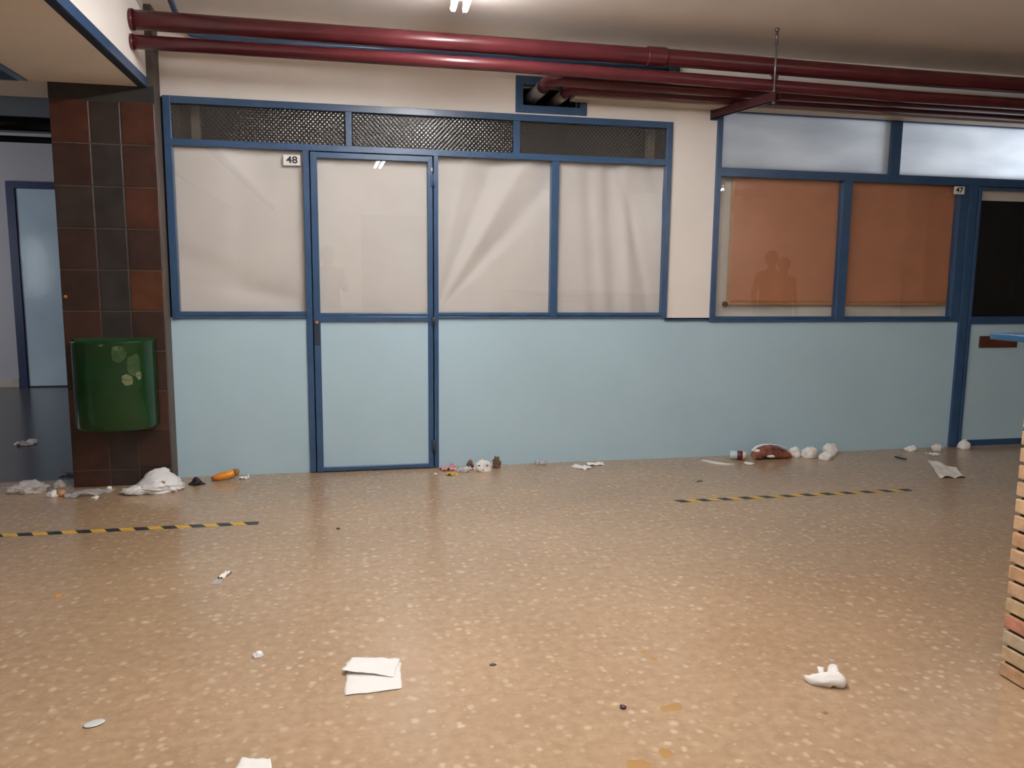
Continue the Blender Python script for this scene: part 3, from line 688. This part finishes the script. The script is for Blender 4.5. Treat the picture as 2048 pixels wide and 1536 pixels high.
# by the left door
flat('sweet_wrapper', quad(.665, 5.265, .105, .085, .15), M['pink'], 'pink wrapper on the floor at the right foot of the left door', 'wrapper', .035, 12)
flat('sweet_wrapper', quad(.765, 5.215, .085, .13, -.35), M['filmgrey'], 'grey wrapper with clear film between the pink wrapper and the white crumpled paper', 'wrapper', .03, 22)
flat('sweet_wrapper', quad(.672, 5.125, .075, .055, .2), M['yellow'], 'yellow wrapper in front of the pink wrapper', 'wrapper', .016, 13)
crumple('paper_scrap', .566, 5.142, .026, .03, .012, M['white'], 'tiny white scrap in front of the right post of the left door', 'litter', 14)
mk = crumple('crumpled_paper', .895, 5.195, .135, .10, .082, M['white'], 'white crumpled paper with dark slits by the wall right of the door', 'paper', 15, .30)
for (px, pz, w_) in ((-.032, .045, .012), (.026, .044, .014), (-.004, .016, .008)):
    bm = bmesh.new(); bmesh.ops.create_icosphere(bm, subdivisions=2, radius=1.)
    for v in bm.verts: v.co = Vector((px + v.co.x*w_*.7, -.046 + v.co.y*.006 + abs(px)*.25, pz + v.co.z*.0045))
    obj('dark_slit', bm, M['brown'], mk, True)
crumple('brown_wrapper', 1.005, 5.262, .07, .05, .086, M['kraft'], 'brown crumpled wrapper standing right of the slit white paper', 'wrapper', 16, .9, freq=3.2)
crumple('brown_wrapper', .825, 5.30, .055, .04, .058, M['kraft'], 'brown wrapper piece left of the slit white paper', 'wrapper', 17, .5)
flat('paper_scrap', quad(.800, 5.245, .055, .04, -.3), M['white'], 'thin white scrap poking out left of the slit white paper', 'litter', .02, 18)
flat('plastic_film', quad(1.33, 5.300, .085, .05, -.5), M['filmgrey'], 'clear plastic scrap leaning at the foot of the pale blue wall', 'litter', .045, 19)
flat('paper_strip', quad(1.590, 5.165, .075, .13, .55), M['white'], 'short folded white strip of the pair by the blue wall', 'paper', .014, 20, rise=lambda u, v: .008*(1-abs(2*u-1)))
flat('paper_strip', quad(1.710, 5.235, .125, .065, -.06), M['white'], 'long folded white strip of the pair by the blue wall', 'paper', .014, 21, rise=lambda u, v: .010*(1-abs(2*v-1)))
# row below the blind
bm = bmesh.new()
for k, (x, y) in enumerate([(2.535, 5.20), (2.56, 5.15), (2.60, 5.10), (2.65, 5.085), (2.70, 5.09)]): pass
cv = [(2.532, 5.235), (2.565, 5.160), (2.605, 5.105), (2.655, 5.085), (2.712, 5.088)]
L_ = []
for i, (x, y) in enumerate(cv):
    t_ = Vector(cv[min(i+1, 4)]) - Vector(cv[max(i-1, 0)]); nn = Vector((-t_.y, t_.x)).normalized()*.013
    L_.append([bm.verts.new((x+nn.x*sg, y+nn.y*sg, zz)) for sg in (-1, 1) for zz in (.0005, .004 + .006*math.sin(i))])
for A, B in zip(L_, L_[1:]):
    for q in ((0, 1), (1, 3), (3, 2), (2, 0)): bm.faces.new((A[q[0]], A[q[1]], B[q[1]], B[q[0]]))
bm.faces.new((L_[0][0], L_[0][1], L_[0][3], L_[0][2])); bm.faces.new((L_[-1][0], L_[-1][2], L_[-1][3], L_[-1][1]))
o = obj('paper_strip', bm, M['white']); base(o, 2.62, 5.13); tag(o, 'curved white paper strip on the floor left of the lying cup', 'paper')
cp = empty('paper_cup', (2.80, 5.215, 0), 'pale blue and wine red cup lying on its side by the wall', 'cup')
ax = Vector((.93, -.36, 0)).normalized(); c0 = Vector((2.745, 5.235, .033))
def seg(nm, t0, t1, r0, r1, m):
    bm = bmesh.new(); tube(bm, [c0+ax*t0, c0+ax*(t0+.003), c0+ax*(t1-.003), c0+ax*t1], .03, 20, radii=[r0-.002, r0, r1, r1-.002]); part(nm, bm, m, cp)
seg('body', 0, .055, .031, .0325, M['cupblue']); seg('printed_band', .0545, .092, .0335, .0335, M['darkfoil']); seg('rim', .0915, .118, .032, .030, M['beige'])
flat('paper_scrap', quad(2.822, 5.082, .062, .06, .1), M['white'], 'small white scrap in front of the lying cup', 'litter', .008, 24)
# crisps bag: pillow shape
cb_ = empty('crisps_bag', (3.07, 5.20, 0), 'red brown crisps bag with a white upper edge lying by the blue wall', 'packet')
def pillow(x0, x1, hfun, dfun, bm, n=28, m=14):
    G = []
    for i in range(n+1):
        u = i/n; row = []
        for k in range(m):
            a_ = 2*PI*k/m; p = Vector((x0+(x1-x0)*u, 5.205 + dfun(u)*math.cos(a_), hfun(u)*.5*(1+math.sin(a_))))
            p += Vector((0, 1, 1))*.006*noise.noise(p*30) + Vector((.004*noise.noise(p*22), 0, 0)); p.z = max(p.z, .0005 + .03*max(0, .2-u)); row.append(bm.verts.new(p))
        G.append(row)
    for A, B in zip(G, G[1:]):
        for k in range(m): bm.faces.new((A[k], A[(k+1) % m], B[(k+1) % m], B[k])).smooth = True
    bm.faces.new(G[0][::-1]); bm.faces.new(G[-1])
bm = bmesh.new(); hf = lambda u: .012 + .088*math.sin(PI*(u*.70+.20))**.9
pillow(2.925, 3.215, hf, lambda u: .058 - .018*abs(2*u-1), bm); part('pouch', bm, M['redfoil'], cb_)
bm = bmesh.new(); tube(bm, [(2.915, 5.215, .060), (2.95, 5.220, .085), (3.0, 5.222, .101), (3.06, 5.222, .102), (3.12, 5.222, .096), (3.19, 5.222, .075), (3.226, 5.222, .055)], .006, 8, radii=[.009, .011, .008, .006, .006, .005, .004]); part('white_edge', bm, M['white'], cb_, True)
bm = bmesh.new(); bmesh.ops.create_icosphere(bm, subdivisions=2, radius=1.)
for v in bm.verts: v.co = Vector((3.045+v.co.x*.042, 5.158+v.co.y*.008, .030+v.co.z*.013))
part('printed_patch', bm, M['white'], cb_, True)
bm = bmesh.new(); bmesh.ops.create_icosphere(bm, subdivisions=2, radius=1.)
for v in bm.verts: v.co = Vector((2.945+v.co.x*.026, 5.190+v.co.y*.02, .066+v.co.z*.012))
part('torn_corner', bm, M['white'], cb_, True)
for i, (x, y, w, d, h, lb) in enumerate(((3.280, 5.248, .125, .10, .074, 'crumpled white napkin touching the crisps bag'), (3.374, 5.188, .115, .10, .086, 'round crumpled white napkin in the middle of the napkin row'),
                                         (3.466, 5.115, .125, .10, .062, 'low crumpled white napkin in front of the row end'), (3.578, 5.238, .125, .10, .090, 'tall crumpled white napkin ending the row at the right'))):
    crumple('napkin', x, y, w, d, h, M['white'], lb, 'napkin', 30+i, .30, group='crumpled napkins by the blue wall')
# right end, by door 47
crumple('napkin', 4.310, 5.275, .125, .08, .045, M['white'], 'flattened white tissue at the wall left of the right door', 'tissue', 41, .4)
crumple('napkin', 4.525, 5.262, .105, .07, .050, M['white'], 'small white tissue at the foot of the right door post', 'tissue', 42, .25)
flat('paper_scrap', quad(4.385, 5.125, .085, .08), M['white'], 'flat white scrap in front of the small tissue at the right door post', 'litter', .010, 43)
crumple('napkin', 4.785, 5.272, .115, .08, .080, M['white'], 'tall white crumpled tissue on the threshold of the right door', 'tissue', 44, .28)
flat('paper_sheet', [(3.886, 4.462), (4.073, 4.440), (4.220, 4.715), (4.190, 4.955)], M['offwhite'], 'large white paper sheet lying on the floor near the right door', 'paper', .016, 45, 18)
bm = bmesh.new(); tube(bm, [(4.020, 5.085, .006), (4.03, 5.04, .005), (4.045, 4.990, .006)], .005, 8); o = obj('dark_stick', bm, M['black']); base(o, 4.03, 5.04); tag(o, 'thin dark stick on the floor left of the paper sheet', 'stick')
# open floor
flat('paper_scrap', quad(-.540, 3.500, .036, .075, -.35), M['white'], 'torn white scrap on the floor in front of the left tape strip', 'litter', .016, 50)
flat('plastic_film', quad(-.562, 3.425, .036, .06, -.2), M['filmgrey'], 'grey film piece attached in front of the torn white scrap', 'litter', .008, 51)
crumple('paper_scrap', -.319, 2.70, .040, .035, .018, M['white'], 'small white paper pellet left of the large napkin', 'litter', 52, .3)
bm = bmesh.new(); bmesh.ops.create_uvsphere(bm, u_segments=24, v_segments=10, radius=1.)
for v in bm.verts: v.co = Vector((v.co.x*.029, v.co.y*.019, (v.co.z+1)*.003+.0005))
o = obj('oval_token', bm, plain('pale grey plastic', (.58, .60, .58), .35, .05), None, True); o.location = (-.742, 2.352, 0); o.rotation_euler.z = .45; tag(o, 'pale grey oval token on the floor at the lower left', 'token')
# large napkin, folded
nk = empty('paper_napkin', (.06, 2.49, 0), 'large white napkin with a folded upper flap lying on the near floor', 'napkin')
def sheet_poly(name, pts, zf, root, n=20, seed=0):
    bm = bmesh.new(); c = [Vector((*p, 0)) for p in pts]; g = []
    for i in range(n+1):
        row = []
        for k in range(n+1):
            u, v = i/n, k/n; p = c[0]*(1-u)*(1-v)+c[1]*u*(1-v)+c[2]*u*v+c[3]*(1-u)*v
            e = min(u, 1-u, v, 1-v)
            p += Vector((noise.noise(Vector((u*4, v*4, seed+.3))), noise.noise(Vector((u*4, v*4, seed+9.3))), 0))*.006*(1 if e < .02 else .2)
            row.append(bm.verts.new((p.x, p.y, .001 + zf(u, v))))
        g.append(row)
    for i in range(n):
        for k in range(n): bm.faces.new((g[i][k], g[i+1][k], g[i+1][k+1], g[i][k+1])).smooth = True
    o = part(name, bm, M['white'], root); o.modifiers.new('t', 'SOLIDIFY').thickness = .0008
sheet_poly('lower_ply', [(-.026, 2.376), (.150, 2.380), (.160, 2.56), (-.018, 2.53)], lambda u, v: .002 + .002*abs(noise.noise(Vector((u*5, v*5, 1)))), nk, seed=1)
sheet_poly('folded_flap', [(-.036, 2.512), (.132, 2.458), (.161, 2.578), (-.002, 2.606)], lambda u, v: .004 + .008*(1-u) + .005*(1-v)*(1-u) + .004*abs(noise.noise(Vector((u*4, v*4, 7)))), nk, seed=2)
flat('paper_scrap', [(-.335, 1.960), (-.210, 1.965), (-.222, 2.082), (-.300, 2.098)], M['white'], 'white paper corner at the bottom edge of the picture', 'paper', .006, 60)
# twisted tissue with two raised corners
ts = empty('twisted_tissue', (1.515, 2.15, 0), 'twisted white tissue with two raised ends on the near floor at the right', 'tissue')
bm = bmesh.new()
tube(bm, [(1.452, 2.185, .012), (1.461, 2.176, .014), (1.470, 2.168, .015), (1.483, 2.158, .017), (1.495, 2.150, .018), (1.510, 2.144, .019), (1.525, 2.140, .019), (1.540, 2.135, .018), (1.553, 2.132, .016), (1.566, 2.130, .010)], .018, 22, radii=[.006, .012, .016, .020, .021, .024, .022, .024, .020, .010])
for v in bm.verts:
    v.co += Vector((.006*noise.noise(v.co*60), .006*noise.noise(v.co*60+Vector((5, 0, 0))), .010*noise.noise(v.co*45+Vector((0, 7, 0))))); v.co.z = max(.0005, v.co.z)
part('rolled_body', bm, M['white'], ts, True)
for pts, rr in (([(1.500, 2.156, .020), (1.502, 2.172, .034), (1.506, 2.184, .044)], [.015, .010, .011]), ([(1.535, 2.150, .020), (1.546, 2.170, .030), (1.556, 2.190, .038)], [.019, .019, .014])):
    bm = bmesh.new(); tube(bm, pts, .01, 12, radii=rr)
    for v in bm.verts: v.co += Vector((.005*noise.noise(v.co*70), .005*noise.noise(v.co*70+Vector((3, 0, 0))), .006*noise.noise(v.co*60+Vector((0, 4, 0)))))
    part('raised_end', bm, M['white'], ts, True)
# crumbs and dried spills
for x, y, w, d, h, m, lb in ((.467, 2.486, .026, .016, .004, 'black', 'small dark crumb right of the large napkin'), (.809, 2.143, .021, .022, .012, 'crumb', 'dark red crumb left of the amber spill spots'),
                             (-.062, 4.08, .02, .022, .006, 'crumb', 'tiny dark speck on the floor in front of the left door'), (2.245, 4.67, .045, .02, .005, 'brown', 'thin dark speck behind the right tape strip'),
                             (1.407, 2.0, .016, .014, .005, 'stain', 'small rusty speck below the twisted tissue'), (-1.177, 3.395, .032, .02, .004, 'orange', 'orange fleck on the left part of the floor')):
    crumple('crumb', x, y, w, d, h, M[m], lb, 'crumb', x*9, .3, 3)
def spill(pts, label, seed):
    bm = bmesh.new()
    for (x, y, rx, ry) in pts:
        c = bm.verts.new((x, y, .0012)); ring = []
        for k in range(26):
            a_ = 2*PI*k/26; q = 1 + .30*noise.noise(Vector((1.4*math.cos(a_)+seed, 1.4*math.sin(a_), x*9)))
            ring.append(bm.verts.new((x+rx*q*math.cos(a_), y+ry*q*math.sin(a_), .0006)))
        for k in range(26): bm.faces.new((c, ring[k], ring[(k+1) % 26]))
    o = obj('dried_spill', bm, M['stain'], None, True); base(o, pts[0][0], pts[0][1]); tag(o, label, 'stain', 'amber spill spots')
spill([(.950, 2.115, .028, .020), (.975, 2.120, .020, .022)], 'amber spill spot behind the others at the bottom right', 1)
spill([(.752, 1.858, .038, .032)], 'largest amber spill spot at the bottom edge', 2)
spill([(.848, 1.898, .022, .021)], 'round amber spill spot between the largest and the rear one', 3)
spill([(1.02, 2.42, .014, .014)], 'small amber drop well behind the other spill spots', 4)
spill([(1.005, 2.475, .010, .013)], 'smallest amber drop, farthest of the spill spots', 5)

M['day'] = emit('overcast daylight', (.90, .95, 1.), 2.6)
w3 = struct(boxes('window_3', [(-7.02, -6.94, -.62, -.54, .8, 2.2), (-7.02, -6.94, .54, .62, .8, 2.2), (-7.02, -6.94, -.62, .62, .8, .88), (-7.02, -6.94, -.62, .62, 2.12, 2.2)], M['blue'], .003))
pbox('daylit_pane', [(-7.0, -6.98, -.56, .56, .86, 2.14)], M['day'], w3, 0)

# ------------------------------------------------------------------ people behind the camera (seen as reflections in the panes)
def person(x, y, h, face, cloth, label, arms='down', hold=None):
    k = h/1.75
    J = {'hip': (0, 0, .93), 'waist': (0, 0, 1.08), 'chest': (0, .01, 1.30), 'neck': (0, 0, 1.47), 'nk2': (0, .01, 1.53), 'head': (0, .02, 1.62), 'top': (0, .02, 1.70)}
    R = {'hip': .15, 'waist': .13, 'chest': .155, 'neck': .07, 'nk2': .055, 'head': .092, 'top': .07}
    E = [('hip', 'waist'), ('waist', 'chest'), ('chest', 'neck'), ('neck', 'nk2'), ('nk2', 'head'), ('head', 'top')]
    for s_, n_ in ((-1, 'l'), (1, 'r')):
        J.update({n_+'thigh': (s_*.10, 0, .86), n_+'knee': (s_*.10, .02, .48), n_+'ank': (s_*.10, -.01, .09), n_+'toe': (s_*.12, .14, .04),
                  n_+'sh': (s_*.19, 0, 1.40)})
        R.update({n_+'thigh': .095, n_+'knee': .062, n_+'ank': .045, n_+'toe': .035, n_+'sh': .065})
        if arms == 'phone':
            J.update({n_+'el': (s_*.24, .10, 1.14), n_+'wr': (s_*.07+.10, .27, 1.265), n_+'ha': (s_*.05+.12, .31, 1.285)})
        else:
            J.update({n_+'el': (s_*.25, -.02, 1.12), n_+'wr': (s_*.25, .05, .88), n_+'ha': (s_*.25, .07, .80)})
        R.update({n_+'el': .046, n_+'wr': .030, n_+'ha': .034})
        E += [('hip', n_+'thigh'), (n_+'thigh', n_+'knee'), (n_+'knee', n_+'ank'), (n_+'ank', n_+'toe'), ('chest', n_+'sh'), (n_+'sh', n_+'el'), (n_+'el', n_+'wr'), (n_+'wr', n_+'ha')]
    keys = list(J); me = bpy.data.meshes.new('person')
    me.from_pydata([tuple(c*k for c in J[q]) for q in keys], [(keys.index(a_), keys.index(b_)) for a_, b_ in E], [])
    o = bpy.data.objects.new('person', me); C.objects.link(o); o.location = (x, y, 0); o.rotation_euler.z = face
    sk = o.modifiers.new('skin', 'SKIN'); sk.use_smooth_shade = True
    for i, q in enumerate(keys):
        sv = me.skin_vertices[0].data[i]; r_ = R[q]*k; sv.radius = (r_*(1.15 if q in ('hip', 'waist', 'chest') else 1), r_*(.8 if q in ('hip', 'waist', 'chest') else 1)); sv.use_root = q == 'hip'
    o.modifiers.new('s', 'SUBSURF').levels = 2; o.modifiers['s'].render_levels = 2
    me.materials.append(cloth)
    bm = bmesh.new(); bmesh.ops.create_uvsphere(bm, u_segments=20, v_segments=14, radius=.105*k)
    for v in list(bm.verts):
        v.co = Vector((v.co.x*.95, v.co.y*1.08 - .006, v.co.z*1.12 + 1.645*k))
    hr = obj('hair', bm, M['hair'], o, True)
    return tag(o, label, 'person')
person(-.235, -.36, 1.72, 0., M['cloth1'], 'photographer in dark clothes, reflected in the glass of the left door', 'phone')
person(6.32, -.30, 1.76, .1, M['cloth2'], 'left person of the pair reflected in the pane over the brown blind', 'down')
person(6.80, -.75, 1.68, -.1, M['cloth1'], 'right person of the pair reflected in the pane over the brown blind', 'down')

# ------------------------------------------------------------------ light
def area(name, loc, target, sx, sy, power, col):
    l = bpy.data.lights.new(name, 'AREA'); l.shape = 'RECTANGLE'; l.size = sx; l.size_y = sy; l.energy = power; l.color = col
    o = bpy.data.objects.new(name, l); C.objects.link(o); o.location = loc
    o.rotation_euler = (Vector(target)-Vector(loc)).to_track_quat('-Z', 'Y').to_euler(); return o
area('shop_daylight', (6.5, 6.5, 1.45), (4.6, 5.4, 2.1), 1.2, 1.2, 82., (.80, .90, 1.))       # window of the right shop
area('passage_daylight', (-6.4, 7.2, 1.6), (-3.2, 10.0, 1.3), 1.6, 1.6, 50., (.92, .95, 1.))    # window at the left end of the passage
w = bpy.data.worlds.new('World'); bpy.context.scene.world = w; w.use_nodes = True
w.node_tree.nodes['Background'].inputs[0].default_value = (.5, .48, .45, 1); w.node_tree.nodes['Background'].inputs[1].default_value = .0

# ------------------------------------------------------------------ camera
F, yaw, pitch, roll = 1575.23, math.radians(11.8993), math.radians(7.5657), math.radians(.5349)
f = Vector((math.sin(yaw)*math.cos(pitch), math.cos(yaw)*math.cos(pitch), -math.sin(pitch)))
r = Vector((math.cos(yaw), -math.sin(yaw), 0)); u = r.cross(f)
r2 = math.cos(roll)*r + math.sin(roll)*u; u2 = -math.sin(roll)*r + math.cos(roll)*u
cam = bpy.data.cameras.new('camera'); co = bpy.data.objects.new('camera', cam); C.objects.link(co)
mw = Matrix((r2, u2, -f)).transposed().to_4x4(); mw.translation = (0, 0, 1.3); co.matrix_world = mw
cam.sensor_width = 36.; cam.lens = F/2048*36; cam.clip_start = .02
sc = bpy.context.scene; sc.camera = co
vs = sc.view_settings; vs.view_transform = 'Standard'; vs.look = 'None'; vs.gamma = 1; vs.use_curve_mapping = False; vs.exposure = .36
